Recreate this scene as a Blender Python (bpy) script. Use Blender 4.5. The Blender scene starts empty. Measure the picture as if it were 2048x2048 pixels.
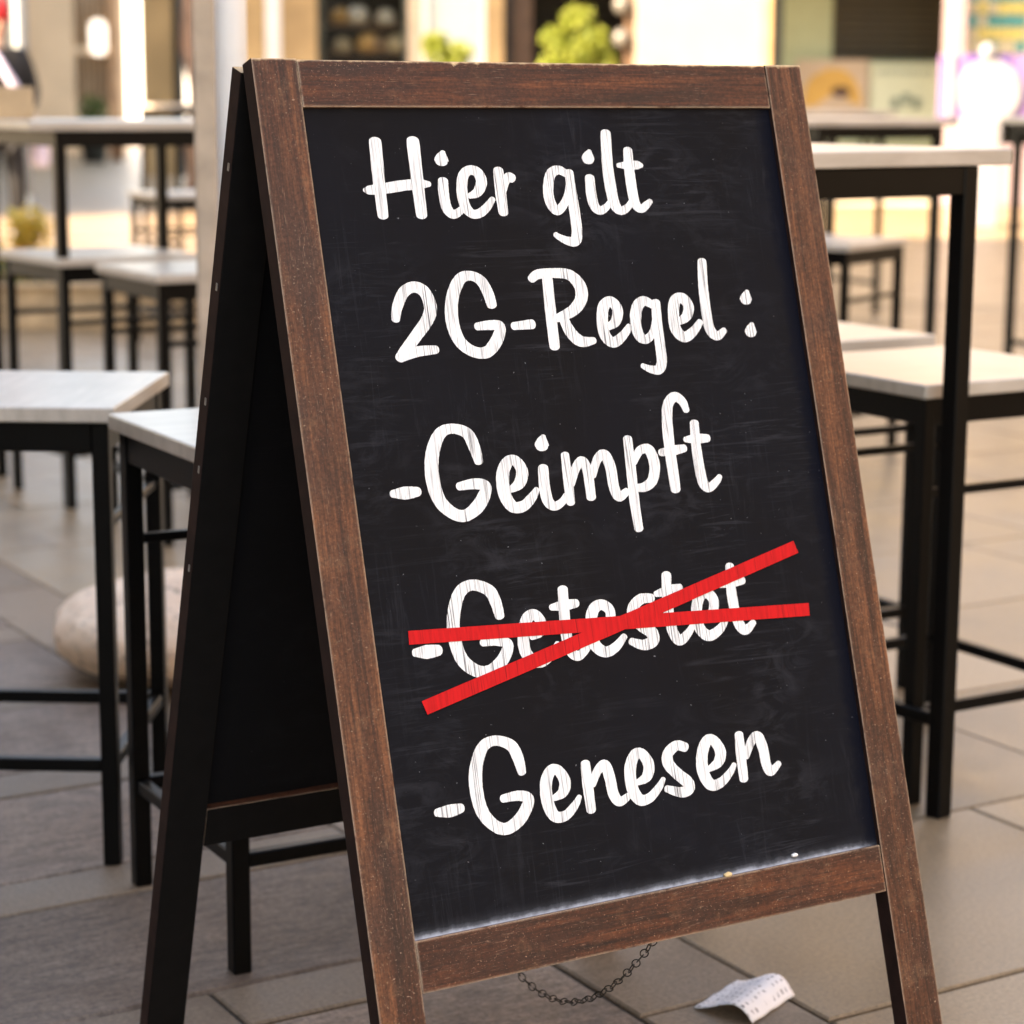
import bpy, bmesh, math, random
from mathutils import Vector, Matrix, noise
random.seed(7)
S = bpy.context.scene
COL = S.collection
R = math.radians

# ------------------------------------------------------------------ camera
cam_d = bpy.data.cameras.new('camera')
cam = bpy.data.objects.new('camera', cam_d); COL.objects.link(cam)
PITCH, ROLL = 0.18460, -0.00536
cp, sp = math.cos(PITCH), math.sin(PITCH); cr, sr = math.cos(ROLL), math.sin(ROLL)
fwd = Vector((0, cp, -sp)); down = Vector((0, -sp, -cp)); right = Vector((1, 0, 0))
r2 = right*cr + down*sr; d2 = down*cr - right*sr
m = Matrix((( r2.x, -d2.x, -fwd.x, 0), (r2.y, -d2.y, -fwd.y, 0), (r2.z, -d2.z, -fwd.z, 1.15), (0, 0, 0, 1)))
cam.matrix_world = m
cam_d.sensor_width = 36; cam_d.lens = 78.66
cam_d.clip_start = 0.05; cam_d.clip_end = 2000
cam_d.dof.use_dof = True; cam_d.dof.focus_distance = 2.3; cam_d.dof.aperture_fstop = 5.2
S.camera = cam

# ------------------------------------------------------------------ sky, sun, exposure
SUN_TRAVEL = Vector((0.75, 0.45, -0.54)).normalized()
el = math.asin(-SUN_TRAVEL.z); az = math.atan2(-SUN_TRAVEL.x, -SUN_TRAVEL.y)
w = bpy.data.worlds.new('World'); S.world = w; w.use_nodes = True
nt = w.node_tree
bg = nt.nodes['Background']
sky = nt.nodes.new('ShaderNodeTexSky'); sky.sky_type = 'NISHITA'; sky.sun_disc = False
sky.sun_elevation = el; sky.sun_rotation = az
nt.links.new(sky.outputs[0], bg.inputs[0]); bg.inputs[1].default_value = 0.12
sun_d = bpy.data.lights.new('sun', 'SUN'); sun_d.energy = 3.3; sun_d.angle = R(0.5); sun_d.color = (1, 0.93, 0.82)
sun = bpy.data.objects.new('sun', sun_d); COL.objects.link(sun)
sun.rotation_euler = SUN_TRAVEL.to_track_quat('-Z', 'Y').to_euler()
sun.location = (-20, -10, 20)
vs = S.view_settings
vs.view_transform = 'Standard'; vs.look = 'None'; vs.gamma = 1; vs.use_curve_mapping = False
vs.exposure = 3.4
vs.use_white_balance = True; vs.white_balance_temperature = 9250; vs.white_balance_tint = 16
S.cycles.max_bounces = 8

# ------------------------------------------------------------------ materials
def new_mat(name):
    mt = bpy.data.materials.new(name); mt.use_nodes = True
    n = mt.node_tree; return mt, n, n.nodes['Principled BSDF']
def node(n, t, **kw):
    x = n.nodes.new(t)
    for k, v in kw.items(): setattr(x, k, v)
    return x
def coords(n, scale=(1, 1, 1), kind='Object', rot=(0, 0, 0), loc=(0, 0, 0)):
    c = node(n, 'ShaderNodeTexCoord'); mp = node(n, 'ShaderNodeMapping')
    mp.inputs['Scale'].default_value = scale; mp.inputs['Rotation'].default_value = rot; mp.inputs['Location'].default_value = loc
    n.links.new(c.outputs[kind], mp.inputs[0]); return mp.outputs[0]
def tex(n, vec, scale, detail=4, rough=.55, dist=0):
    t = node(n, 'ShaderNodeTexNoise'); t.inputs['Scale'].default_value = scale
    t.inputs['Detail'].default_value = detail; t.inputs['Roughness'].default_value = rough; t.inputs['Distortion'].default_value = dist
    n.links.new(vec, t.inputs['Vector']); return t.outputs[0]
def ramp(n, fac, stops):
    r = node(n, 'ShaderNodeValToRGB'); e = r.color_ramp.elements
    while len(e) < len(stops): e.new(.5)
    for i, (p, c) in enumerate(stops):
        e[i].position = p; e[i].color = (c if len(c) == 4 else (*c, 1)) if not isinstance(c, (int, float)) else (c, c, c, 1)
    n.links.new(fac, r.inputs[0]); return r.outputs[0]
def mix(n, fac, a, b, mode='MIX'):
    x = node(n, 'ShaderNodeMix', data_type='RGBA', blend_type=mode)
    for s, v in ((0, fac), (6, a), (7, b)):
        if isinstance(v, (int, float)): x.inputs[s].default_value = v
        elif isinstance(v, tuple): x.inputs[s].default_value = (*v, 1)
        else: n.links.new(v, x.inputs[s])
    return x.outputs[2]
def mth(n, op, a, b=0.0, clamp=False):
    x = node(n, 'ShaderNodeMath', operation=op, use_clamp=clamp)
    for i, v in enumerate((a, b)):
        if isinstance(v, (int, float)): x.inputs[i].default_value = v
        else: n.links.new(v, x.inputs[i])
    return x.outputs[0]
def bump(n, p, h, strength=.3, dist=.002):
    b = node(n, 'ShaderNodeBump'); b.inputs['Strength'].default_value = strength; b.inputs['Distance'].default_value = dist
    n.links.new(h, b.inputs['Height']); n.links.new(b.outputs[0], p.inputs['Normal'])
def simple(name, col, rough=.6, var=.15, scale=8, spec=.5, metal=0, bmp=0):
    mt, n, p = new_mat(name)
    v = coords(n); t = tex(n, v, scale, 5)
    a = tuple(c*(1-var) for c in col); b = tuple(min(1, c*(1+var)) for c in col)
    n.links.new(ramp(n, t, [(.3, a), (.7, b)]), p.inputs['Base Color'])
    p.inputs['Roughness'].default_value = rough; p.inputs['Specular IOR Level'].default_value = spec; p.inputs['Metallic'].default_value = metal
    if bmp: bump(n, p, t, bmp)
    return mt

def edge_mask(n, radius, lo=.02, hi=.25):
    bv = node(n, 'ShaderNodeBevel', samples=6); bv.inputs[0].default_value = radius
    g = node(n, 'ShaderNodeNewGeometry')
    d = node(n, 'ShaderNodeVectorMath', operation='DOT_PRODUCT')
    n.links.new(bv.outputs[0], d.inputs[0]); n.links.new(g.outputs['Normal'], d.inputs[1])
    inv = mth(n, 'SUBTRACT', 1.0, d.outputs['Value'])
    return ramp(n, inv, [(lo, 0), (hi, 1)])

def wood(name, axis, seed):
    """stained brown frame timber, grain along the given local axis, worn to bare wood at its edges"""
    mt, n, p = new_mat(name)
    g = [60, 60, 60]; g[axis] = 3
    f = [420, 420, 420]; f[axis] = 18
    oi = node(n, 'ShaderNodeObjectInfo')
    c = node(n, 'ShaderNodeTexCoord')
    off = node(n, 'ShaderNodeVectorMath', operation='ADD')
    rv = node(n, 'ShaderNodeCombineXYZ')
    rr = mth(n, 'MULTIPLY', oi.outputs['Random'], 13.0)
    for i in range(3): n.links.new(rr, rv.inputs[i])
    n.links.new(c.outputs['Object'], off.inputs[0]); n.links.new(rv.outputs[0], off.inputs[1])
    def mp(s):
        x = node(n, 'ShaderNodeMapping'); x.inputs['Scale'].default_value = s; n.links.new(off.outputs[0], x.inputs[0]); return x.outputs[0]
    grain = tex(n, mp(tuple(g)), 1.0, 6, .6, .6)
    fine = tex(n, mp(tuple(f)), 1.0, 4, .6)
    blot = tex(n, mp((9, 9, 9)), 1.0, 4, .6)
    base = ramp(n, grain, [(.28, (.014, .0052, .0034)), (.42, (.050, .0175, .0095)), (.55, (.098, .037, .018)), (.74, (.180, .072, .034))])
    k = ramp(n, fine, [(.32, .45), (.52, 1.0), (.72, 1.45)])
    base = mix(n, 1.0, base, k, 'MULTIPLY')
    base = mix(n, ramp(n, blot, [(.44, 0), (.68, .8)]), base, (.040, .020, .016))
    haze = tex(n, mp((25, 25, 25)), 1.0, 5, .65)
    base = mix(n, ramp(n, haze, [(.55, 0), (.74, .28)]), base, (.25, .150, .095))
    # pale specks: chips in the stain
    sp_ = tex(n, mp((520, 520, 520)), 1.0, 3, .7)
    sy0 = node(n, 'ShaderNodeSeparateXYZ'); n.links.new(c.outputs['Object'], sy0.inputs[0])
    dens = ramp(n, tex(n, mp((5, 5, 5)), 1.0, 2), [(.38, .0), (.62, .9)])
    low = ramp(n, mth(n, 'MULTIPLY', sy0.outputs[1], -1.0), [(.35, .15), (.85, 1)])
    dens = mth(n, 'MAXIMUM', dens, low)
    speck = mth(n, 'MULTIPLY', ramp(n, sp_, [(.645, 0), (.70, .9)]), dens)
    base = mix(n, speck, base, (.46, .36, .30))
    base = mix(n, 1.0, base, ramp(n, oi.outputs['Random'], [(0, (.52, .50, .50)), (.5, (1.0, .98, .96)), (1, (1.32, 1.34, 1.34))]), 'MULTIPLY')
    mot = tex(n, mp((230, 230, 230)), 1.0, 4, .75)
    base = mix(n, 1.0, base, ramp(n, mot, [(.32, .55), (.5, 1.0), (.68, 1.5)]), 'MULTIPLY')
    base = mix(n, 1.0, base, (.98, .86, .74) if axis else (1.18, .88, .68), 'MULTIPLY')
    fib = tex(n, mp((700 if axis != 0 else 60, 700 if axis != 1 else 60, 700)), 1.0, 3, .8)
    base = mix(n, mth(n, 'MULTIPLY', ramp(n, fib, [(.60, 0), (.70, .55)]), ramp(n, blot, [(.35, .2), (.6, 1)])), base, (.34, .20, .13))
    sy = node(n, 'ShaderNodeSeparateXYZ'); n.links.new(c.outputs['Object'], sy.inputs[0])
    topn = tex(n, mp((45, 45, 45)), 1.0, 5, .75)
    chip = ramp(n, mth(n, 'ADD', sy.outputs[1], mth(n, 'MULTIPLY', mth(n, 'SUBTRACT', topn, .50), .042)), [(-.0 + .0, 0), (.0035, 1)])
    chip2 = ramp(n, mth(n, 'ADD', sy.outputs[1], mth(n, 'MULTIPLY', mth(n, 'SUBTRACT', tex(n, mp((160, 160, 160)), 1.0, 4, .7), .5), .010)), [(-.0, 0), (.0008, 1)])
    chip3 = ramp(n, mth(n, 'ADD', mth(n, 'ADD', sy.outputs[1], .0032), mth(n, 'MULTIPLY', mth(n, 'SUBTRACT', topn, .5), .012)), [(0, 0), (.0008, 1)])
    base = mix(n, mth(n, 'MAXIMUM', mth(n, 'MAXIMUM', chip, chip2), chip3), base, (.78, .54, .30))
    em = edge_mask(n, .0042, .035, .20)
    en = ramp(n, tex(n, mp((38, 38, 38)), 1.0, 5, .7), [(.34, .0), (.47, 1)])
    base = mix(n, mth(n, 'MULTIPLY', em, en), base, (.74, .54, .37))
    n.links.new(base, p.inputs['Base Color'])
    n.links.new(ramp(n, grain, [(.2, .50), (.8, .68)]), p.inputs['Roughness'])
    p.inputs['Specular IOR Level'].default_value = .4
    bump(n, p, fine, .35, .0008)
    return mt
WOOD_Y = wood('stained_wood_long', 1, 0); WOOD_X = wood('stained_wood_cross', 0, 1)

def bare_wood():
    mt, n, p = new_mat('bare_wood')
    t = tex(n, coords(n, (20, 300, 60)), 1, 5)
    n.links.new(ramp(n, t, [(.3, (.30, .18, .085)), (.7, (.62, .42, .22))]), p.inputs['Base Color']); p.inputs['Roughness'].default_value = .75
    return mt
BARE = bare_wood()

def chalk_mat(front=True):
    mt, n, p = new_mat('chalkboard_black' if front else 'chalkboard_black_inner')
    v = coords(n)
    base = (.0066, .0060, .0072)
    big = tex(n, coords(n, (4, 3, 4)), 1, 4, .6, .8)
    c = mix(n, ramp(n, big, [(.40, 0), (.75, 1)]), base, (.0100, .0100, .0130))
    for sc, rot, amt, lo, hi in (((5, 90, 5), .45, .12, .54, .85), ((80, 6, 5), -.6, .08, .55, .85), ((9, 120, 5), -.95, .11, .58, .85), ((14, 30, 5), .8, .07, .48, .8)):
        s = tex(n, coords(n, sc, rot=(0, 0, rot)), 1, 5, .7, 1.6)
        msk = tex(n, coords(n, (7, 6, 6), loc=(sc[0], rot*9, 0)), 1, 3)
        f = mth(n, 'MULTIPLY', ramp(n, s, [(lo, 0), (hi, 1)]), ramp(n, msk, [(.45, 0), (.7, amt)]))
        c = mix(n, f, c, (.34, .35, .40))
    # chalk dust that has fallen to the ledge, and blue-black tone along the right rim
    sx = node(n, 'ShaderNodeSeparateXYZ'); n.links.new(v, sx.inputs[0])
    dn = tex(n, coords(n, (60, 60, 60)), 1, 5, .7)
    h = mth(n, 'ADD', sx.outputs[1], mth(n, 'MULTIPLY', mth(n, 'SUBTRACT', dn, .5), .009))
    dust = ramp(n, mth(n, 'ADD', h, .882), [(.0, .8), (.002, .5), (.0045, .05), (.010, .012), (.016, 0)] if front else [(0, .0), (1, 0)])
    c = mix(n, dust, c, (.50, .54, .62))
    ed = mth(n, 'ADD', sx.outputs[0], mth(n, 'MULTIPLY', mth(n, 'SUBTRACT', dn, .5), .022))
    rim = ramp(n, mth(n, 'SUBTRACT', ed, .585), [(.024, 0), (.034, .8), (.05, 1)])
    c = mix(n, rim, c, (.0026, .0034, .0080))
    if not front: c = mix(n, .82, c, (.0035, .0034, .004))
    dots = ramp(n, tex(n, coords(n, (260, 260, 260)), 1, 2), [(.76, 0), (.80, .5 if front else .1)])
    c = mix(n, dots, c, (.4, .4, .42))
    n.links.new(c, p.inputs['Base Color'])
    n.links.new(ramp(n, big, [(.3, .7), (.7, .9)]), p.inputs['Roughness']); p.inputs['Specular IOR Level'].default_value = .10
    bump(n, p, tex(n, coords(n, (30, 500, 30)), 1, 4), .12, .0005)
    return mt
CHALK = chalk_mat(); CHALK_IN = chalk_mat(False)

def paint_mat(name, col, dark, lo=.62):
    mt, n, p = new_mat(name)
    a = tex(n, coords(n, (520, 9, 9), rot=(0, 0, .12)), 1, 4, .7)
    b = tex(n, coords(n, (35, 14, 9)), 1, 4)
    st = mth(n, 'MULTIPLY', ramp(n, a, [(lo-.04, 0), (lo+.08, 1)]), ramp(n, b, [(.32, .25), (.56, 1)]))
    fine = ramp(n, tex(n, coords(n, (260, 22, 9)), 1, 5), [(.35, .80), (.6, 1.0)])
    c = mix(n, 1.0, col, fine, 'MULTIPLY')
    n.links.new(mix(n, st, c, dark), p.inputs['Base Color']); p.inputs['Roughness'].default_value = .75
    p.inputs['Specular IOR Level'].default_value = .2
    return mt
WHITE = paint_mat('white_board_paint', (.90, .90, .89), (.10, .10, .105), .56)
RED = paint_mat('red_board_paint', (.66, .012, .014), (.14, .005, .006), .62)

METAL = simple('black_powder_coat', (.0016, .0015, .0016), .36, .25, 30, .13)
TOP = None
def top_mat():
    mt, n, p = new_mat('grey_laminate')
    g = tex(n, coords(n, (6, 55, 20)), 1, 5, .6, .4); b = tex(n, coords(n, (5, 5, 5)), 1, 4)
    c = ramp(n, g, [(.3, (.39, .335, .28)), (.7, (.54, .47, .40))])
    c = mix(n, ramp(n, b, [(.4, 0), (.7, .55)]), c, (.36, .31, .255))
    n.links.new(c, p.inputs['Base Color']); p.inputs['Roughness'].default_value = .28; p.inputs['Specular IOR Level'].default_value = .6
    return mt
TOP = top_mat()

def slab_mat(name, lo, hi, rough, streak):
    mt, n, p = new_mat(name)
    oi = node(n, 'ShaderNodeObjectInfo')
    c = node(n, 'ShaderNodeTexCoord'); off = node(n, 'ShaderNodeVectorMath', operation='ADD'); cx = node(n, 'ShaderNodeCombineXYZ')
    rr = mth(n, 'MULTIPLY', oi.outputs['Random'], 40.0)
    n.links.new(rr, cx.inputs[0]); n.links.new(rr, cx.inputs[1])
    n.links.new(c.outputs['Object'], off.inputs[0]); n.links.new(cx.outputs[0], off.inputs[1])
    def mp(s):
        x = node(n, 'ShaderNodeMapping'); x.inputs['Scale'].default_value = s; n.links.new(off.outputs[0], x.inputs[0]); return x.outputs[0]
    big = tex(n, mp((3.5, 3.5, 3.5)), 1, 5, .65)
    fine = tex(n, mp((16, 58, 50) if streak else (140, 140, 140)), 1, 5, .7)
    grit = tex(n, mp((105, 105, 105) if streak else (170, 170, 170)), 1, 5, .8)
    col = ramp(n, big, [(.28, lo), (.72, hi)])
    col = mix(n, 1.0, col, ramp(n, fine, [(.34, .56 if streak else .80), (.60, 1.14)]), 'MULTIPLY')
    col = mix(n, 1.0, col, ramp(n, grit, [(.32, .46 if streak else .66), (.68, 1.38 if streak else 1.25)]), 'MULTIPLY')
    col = mix(n, 1.0, col, ramp(n, oi.outputs['Random'], [(0, .74), (1, 1.2)]), 'MULTIPLY')
    st = tex(n, mp((2.2, 2.2, 2.2)), 1, 4, .7, .5)
    col = mix(n, ramp(n, st, [(.56, 0), (.70, .65)]), col, (lo[0]*.55, lo[1]*.5, lo[2]*.45))
    n.links.new(col, p.inputs['Base Color'])
    n.links.new(ramp(n, big, [(.3, rough-.08), (.7, rough+.08)]), p.inputs['Roughness'])
    p.inputs['Specular IOR Level'].default_value = .5 if name.startswith('smooth') else .35
    bump(n, p, mix(n, .5, fine, grit), .9 if streak else .25, .004 if streak else .001)
    return mt
SMOOTH = slab_mat('smooth_paving_stone', (.180, .120, .070), (.275, .195, .120), .38, False)
ROUGH = slab_mat('riven_paving_stone', (.160, .115, .088), (.268, .204, .160), .62, True)
STRIPM = slab_mat('grey_paving_stone', (.165, .118, .080), (.225, .168, .120), .58, False)
JOINT = simple('dark_joint_sand', (.045, .034, .026), .9, .3, 60)

# ------------------------------------------------------------------ builders
def tag(o, label=None, cat=None, group=None, kind=None):
    if label: o['label'] = label
    if cat: o['category'] = cat
    if group: o['group'] = group
    if kind: o['kind'] = kind
    return o
def thing(name, loc=(0, 0, 0), rz=0, label=None, cat=None, group=None, kind=None):
    o = bpy.data.objects.new(name, None); o.empty_display_size = .1
    COL.objects.link(o); o.location = loc; o.rotation_euler = (0, 0, rz)
    return tag(o, label, cat, group, kind)
def link(name, me, mat=None, parent=None, loc=(0, 0, 0), rot=(0, 0, 0), smooth=False):
    if mat and not me.materials: me.materials.append(mat)
    if smooth:
        for p in me.polygons: p.use_smooth = True
    o = bpy.data.objects.new(name, me); COL.objects.link(o)
    o.location = loc; o.rotation_euler = rot
    if parent: o.parent = parent
    return o
def bm_mesh(name, bm):
    bmesh.ops.recalc_face_normals(bm, faces=bm.faces[:])
    me = bpy.data.meshes.new(name); bm.to_mesh(me); bm.free(); return me
_bc = {}
def box_me(sx, sy, sz, bev=0.0, mat=None, seg=1):
    k = (round(sx, 4), round(sy, 4), round(sz, 4), bev, mat.name if mat else '', seg)
    if k in _bc: return _bc[k]
    bm = bmesh.new(); bmesh.ops.create_cube(bm, size=1)
    for v in bm.verts: v.co = Vector((v.co.x*sx, v.co.y*sy, v.co.z*sz))
    if bev: bmesh.ops.bevel(bm, geom=bm.edges[:], offset=bev, segments=seg, affect='EDGES', profile=.5)
    me = bm_mesh('box', bm)
    if mat: me.materials.append(mat)
    _bc[k] = me; return me
def box(name, c, s, mat, parent=None, bev=0.0, rz=0, seg=1):
    return link(name, box_me(*s, bev, mat, seg), None, parent, c, (0, 0, rz))
def lathe(name, prof, mat, parent=None, loc=(0, 0, 0), n=24):
    bm = bmesh.new(); rings = []
    for r, z in prof:
        rings.append([bm.verts.new((r*math.cos(2*math.pi*i/n), r*math.sin(2*math.pi*i/n), z)) for i in range(n)])
    for a, b in zip(rings, rings[1:]):
        for i in range(n): bm.faces.new((a[i], a[(i+1) % n], b[(i+1) % n], b[i]))
    bm.faces.new(rings[0][::-1]); bm.faces.new(rings[-1])
    return link(name, bm_mesh(name, bm), mat, parent, loc, smooth=True)
def tube_me(name, pts, rad, n=8, closed=False):
    pts = [Vector(p) for p in pts]; bm = bmesh.new(); rings = []
    N = len(pts)
    for i, p in enumerate(pts):
        a = pts[(i-1) % N] if (closed or i > 0) else p; b = pts[(i+1) % N] if (closed or i < N-1) else p
        t = (b-a).normalized()
        s = t.cross(Vector((0, 0, 1)))
        if s.length < 1e-3: s = t.cross(Vector((0, 1, 0)))
        s.normalize(); q = t.cross(s)
        r = rad[i] if isinstance(rad, (list, tuple)) else rad
        rings.append([bm.verts.new(p + (s*math.cos(2*math.pi*k/n) + q*math.sin(2*math.pi*k/n))*r) for k in range(n)])
    pr = list(zip(rings, rings[1:])) + ([(rings[-1], rings[0])] if closed else [])
    for a, b in pr:
        for k in range(n): bm.faces.new((a[k], a[(k+1) % n], b[(k+1) % n], b[k]))
    if not closed: bm.faces.new(rings[0][::-1]); bm.faces.new(rings[-1])
    return bm_mesh(name, bm)
def copy_tree(o, parent=None):
    c = o.copy(); COL.objects.link(c)
    if parent: c.parent = parent
    for ch in [x for x in bpy.data.objects if x.parent == o]: copy_tree(ch, c)
    return c

# ================================================================== GROUND AND PAVING
SAND = simple('bare_ground', (.24, .20, .16), .8, .2, 2)
bm = bmesh.new()
for x, y in ((-300, -150), (300, -150), (300, 400), (-300, 400)): bm.verts.new((x, y, -.05))
bm.faces.new(bm.verts[:])
tag(link('ground', bm_mesh('ground', bm), SAND), 'wide sandy ground under the street', None, None, 'structure')
bm = bmesh.new()
for x, y in ((-16, -6), (16, -6), (16, 50), (-16, 50)): bm.verts.new((x, y, -.006))
bm.faces.new(bm.verts[:])
pave = tag(link('pavement', bm_mesh('pavement', bm), JOINT), 'stone paved square with narrow strips between wide slabs', None, None, 'structure')
GR = R(31); GC, GS = math.cos(GR), math.sin(GR)
def grid(s, t): return (s*GC - t*GS, s*GS + t*GC)
cells = []           # (name, s0, s1, t0, t1, mat)
for k in range(-30, 90):
    t0 = 2.431 + .5225*k
    o = 1.52 - (.44 if k % 2 == 0 else .30)
    s = 1.52; first = True
    while s > -27:
        l = .44 if first else .78
        if first and k % 2: l = .62
        cells.append(('paving_strip', s-l, s, t0, t0+.124, STRIPM)); s -= l; first = False
    s = 1.52; first = True
    while s > -27:
        l = (1.05 if not first else (1.35, .95, .75)[k % 3]); first = False
        cells.append(('riven_slab', s-l, s, t0+.124, t0+.5225, ROUGH)); s -= l
for k in range(-30, 90):
    t0 = 2.078 + .5595*(k-4)
    cells.append(('border_slab', 1.52, 1.72, t0+.13, t0+.13+.5595, STRIPM))
    s = 1.72 + (0, .745, .30)[k % 3]
    if k % 3: cells.append(('paving_slab', 1.72, s, t0, t0+.5595, SMOOTH))
    else: pass
    while s < 32:
        l = .745; cells.append(('paving_slab', s, s+l, t0, t0+.5595, SMOOTH)); s += l
bulk = {}
count = 0
def chamfer(bm, cx, cy, rz, sx, sy, z, ch=.004, dep=.03):
    c, s_ = math.cos(rz), math.sin(rz)
    def P(x, y, zz): return bm.verts.new((cx + x*c - y*s_, cy + x*s_ + y*c, zz))
    a, b = sx/2, sy/2
    lo = [P(x, y, z-dep) for x, y in ((-a, -b), (a, -b), (a, b), (-a, b))]
    mi = [P(x, y, z-ch) for x, y in ((-a, -b), (a, -b), (a, b), (-a, b))]
    hi = [P(x, y, z) for x, y in ((-a+ch, -b+ch), (a-ch, -b+ch), (a-ch, b-ch), (-a+ch, b-ch))]
    for i in range(4):
        j = (i+1) % 4
        bm.faces.new((lo[i], lo[j], mi[j], mi[i])); bm.faces.new((mi[i], mi[j], hi[j], hi[i]))
    bm.faces.new(hi)
_sm = {}
seen = []
for c in cells:
    nm, s0, s1, t0, t1, mt = c
    x, y = grid((s0+s1)/2, (t0+t1)/2)
    if not (-15 < x < 15 and -5 < y < 48): continue
    vis = 1.9 < y < 13 and abs(x) < .235*y + .45 and not (y < 2.3 and abs(x) > 1.0)
    seen.append((y if vis else 999, c, x, y))
seen.sort(key=lambda q: q[0])
per = {}
for d, (nm, s0, s1, t0, t1, mt), x, y in seen:
    g = .0055 if mt is not SMOOTH else .006
    sx, sy = s1-s0-g, t1-t0-g
    if d < 999 and per.get(nm, 0) < 290:
        per[nm] = per.get(nm, 0)+1
        k = (round(sx, 3), round(sy, 3), mt.name)
        if k not in _sm:
            bm = bmesh.new(); chamfer(bm, 0, 0, 0, sx, sy, 0, .005 if mt is ROUGH else .003)
            me = bm_mesh(nm, bm); me.materials.append(mt); _sm[k] = me
        o = bpy.data.objects.new(nm, _sm[k]); COL.objects.link(o); o.parent = pave
        o.location = (x, y, random.uniform(-.0015, .001)); o.rotation_euler = (random.uniform(-.0015, .0015), random.uniform(-.0015, .0015), GR)
    else:
        b = bulk.setdefault((nm, mt.name), (bmesh.new(), mt))
        chamfer(b[0], x, y, GR, sx, sy, random.uniform(-.0015, .001), .004)
for (nm, _), (b, mt) in bulk.items():
    tag(link('far_paving', bm_mesh('far_paving', b), mt, pave), None, None, None, 'stuff')

# ================================================================== BUILDINGS
CREAM = simple('cream_render', (.285, .235, .185), .8, .06, 3)
TAN = simple('tan_sandstone', (.44, .30, .150), .85, .22, 2.2, bmp=.3)
PALE = simple('pale_stone', (.52, .42, .31), .8, .14, 3)
MINT = simple('mint_render', (.44, .50, .32), .8, .08, 3)
OLIVE = simple('olive_shutter_paint', (.040, .031, .013), .6, .2, 6)
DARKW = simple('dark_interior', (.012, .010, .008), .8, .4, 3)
WHITEP = simple('white_paint', (.80, .79, .76), .5, .04, 4)
BROWNW = simple('brown_timber', (.10, .055, .03), .6, .3, 12)
GREENF = simple('dark_green_frame', (.03, .04, .028), .5, .3, 6)
MAUVE = simple('mauve_paint', (.24, .18, .19), .7, .1, 4)
def glass_mat():
    mt, n, p = new_mat('shop_glass')
    p.inputs['Base Color'].default_value = (.9, .95, .93, 1); p.inputs['Roughness'].default_value = .02
    p.inputs['Transmission Weight'].default_value = 1; p.inputs['IOR'].default_value = 1.05
    return mt
GLASS = glass_mat()
YF = 24.0
def fx(px): return (px-1024)*.005245
def fz(py): return 2.125 - py*.005153
cafe = thing('cafe_building', (0, YF, 0), 0, 'long sandstone cafe front with dark doorway and pale green wall across the square', 'building')
def wall(name, p0, p1, z0, z1, mt, front=0.0, thk=.4, bev=.01):
    k = (YF+front)/YF if front >= 1 and 'room' not in name else 1.0
    x0, x1 = fx(p0)*k, fx(p1)*k
    if k > 1: z1 = 1.15+(z1-1.15)*k
    return box(name, ((x0+x1)/2, front+thk/2, (z0+z1)/2), (x1-x0, thk, z1-z0), mt, cafe, bev)
H0 = 2.75
wall('wall', 440, 527, 0, H0, TAN)
wall('pilaster', 527, 557, 0, H0, WHITEP, -.10, .5)
wall('wall', 557, 627, 0, H0, TAN)
wall('pier', 811, 838, 0, H0, PALE, -.02, .42)
wall('pier', 966, 1002, 0, H0, TAN, -.02, .42)
wall('pilaster', 1266, 1535, 0, H0, CREAM, -.12, .52)
wall('pilaster', 1512, 1536, 0, H0, TAN, -.15, .2)
wall('wall', 1500, 1660, 0, H0, MINT, 1.9)
wall('wall', 1660, 1895, 0, fz(118), MINT, 1.9)
wall('passage_floor', 1535, 1895, .0, .02, PALE, .05, 1.84)
wall('pillar', 1895, 1925, 0, H0, MAUVE, -.05, .45)
wall('wall', 1925, 2420, 0, .55, MAUVE)
wall('wall', 2380, 2700, .56, H0, PALE)
wall('upper_wall', 440, 2700, H0, 8.2, PALE, .02, .4)
wall('cornice', 436, 2704, 8.2, 8.5, PALE, -.15, .7)
# rooms behind the openings
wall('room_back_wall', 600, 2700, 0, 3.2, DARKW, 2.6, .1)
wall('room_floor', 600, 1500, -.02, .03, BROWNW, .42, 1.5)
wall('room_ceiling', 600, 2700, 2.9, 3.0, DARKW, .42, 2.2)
# shop window with sill
def window(p0, p1, z0, z1, fm, backing=None, yy=.2):
    x0, x1 = fx(p0), fx(p1); w_ = .06
    f = box('window', ((x0+x1)/2, yy, z0+.04), (x1-x0, .12, .08), fm, cafe, .006)
    for n_, c, s in (('frame_post', (-(x1-x0)/2+w_/2, 0, (z1-z0)/2), (w_, .1, z1-z0-.08)), ('frame_post', ((x1-x0)/2-w_/2, 0, (z1-z0)/2), (w_, .1, z1-z0-.08)),
                     ('frame_head', (0, 0, z1-z0-.04), (x1-x0, .11, .08))):
        box(n_, c, s, fm, f, .005)
    box('pane', (0, .02, (z1-z0)/2), (x1-x0-.1, .008, z1-z0-.1), GLASS, f)
    if backing: box('blind', (0, .08, (z1-z0)/2), (x1-x0-.05, .02, z1-z0-.06), backing, f)
    return f
wall('window_bench', 627, 811, 0, .75, BROWNW, .05, .35)
window(627, 811, .76, H0-.05, GREENF)
wall('window_bench', 838, 966, 0, .55, PALE, .0, .4)
window(838, 966, .56, H0-.05, WHITEP, WHITEP, .05)
wall('gap_strip', 1540, 1575, .1, H0, GREENF, .6, .12, .04)  # dark green strip filling the narrow gap before the mint wall
window(1925, 2380, .56, H0-.05, MAUVE)
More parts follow.
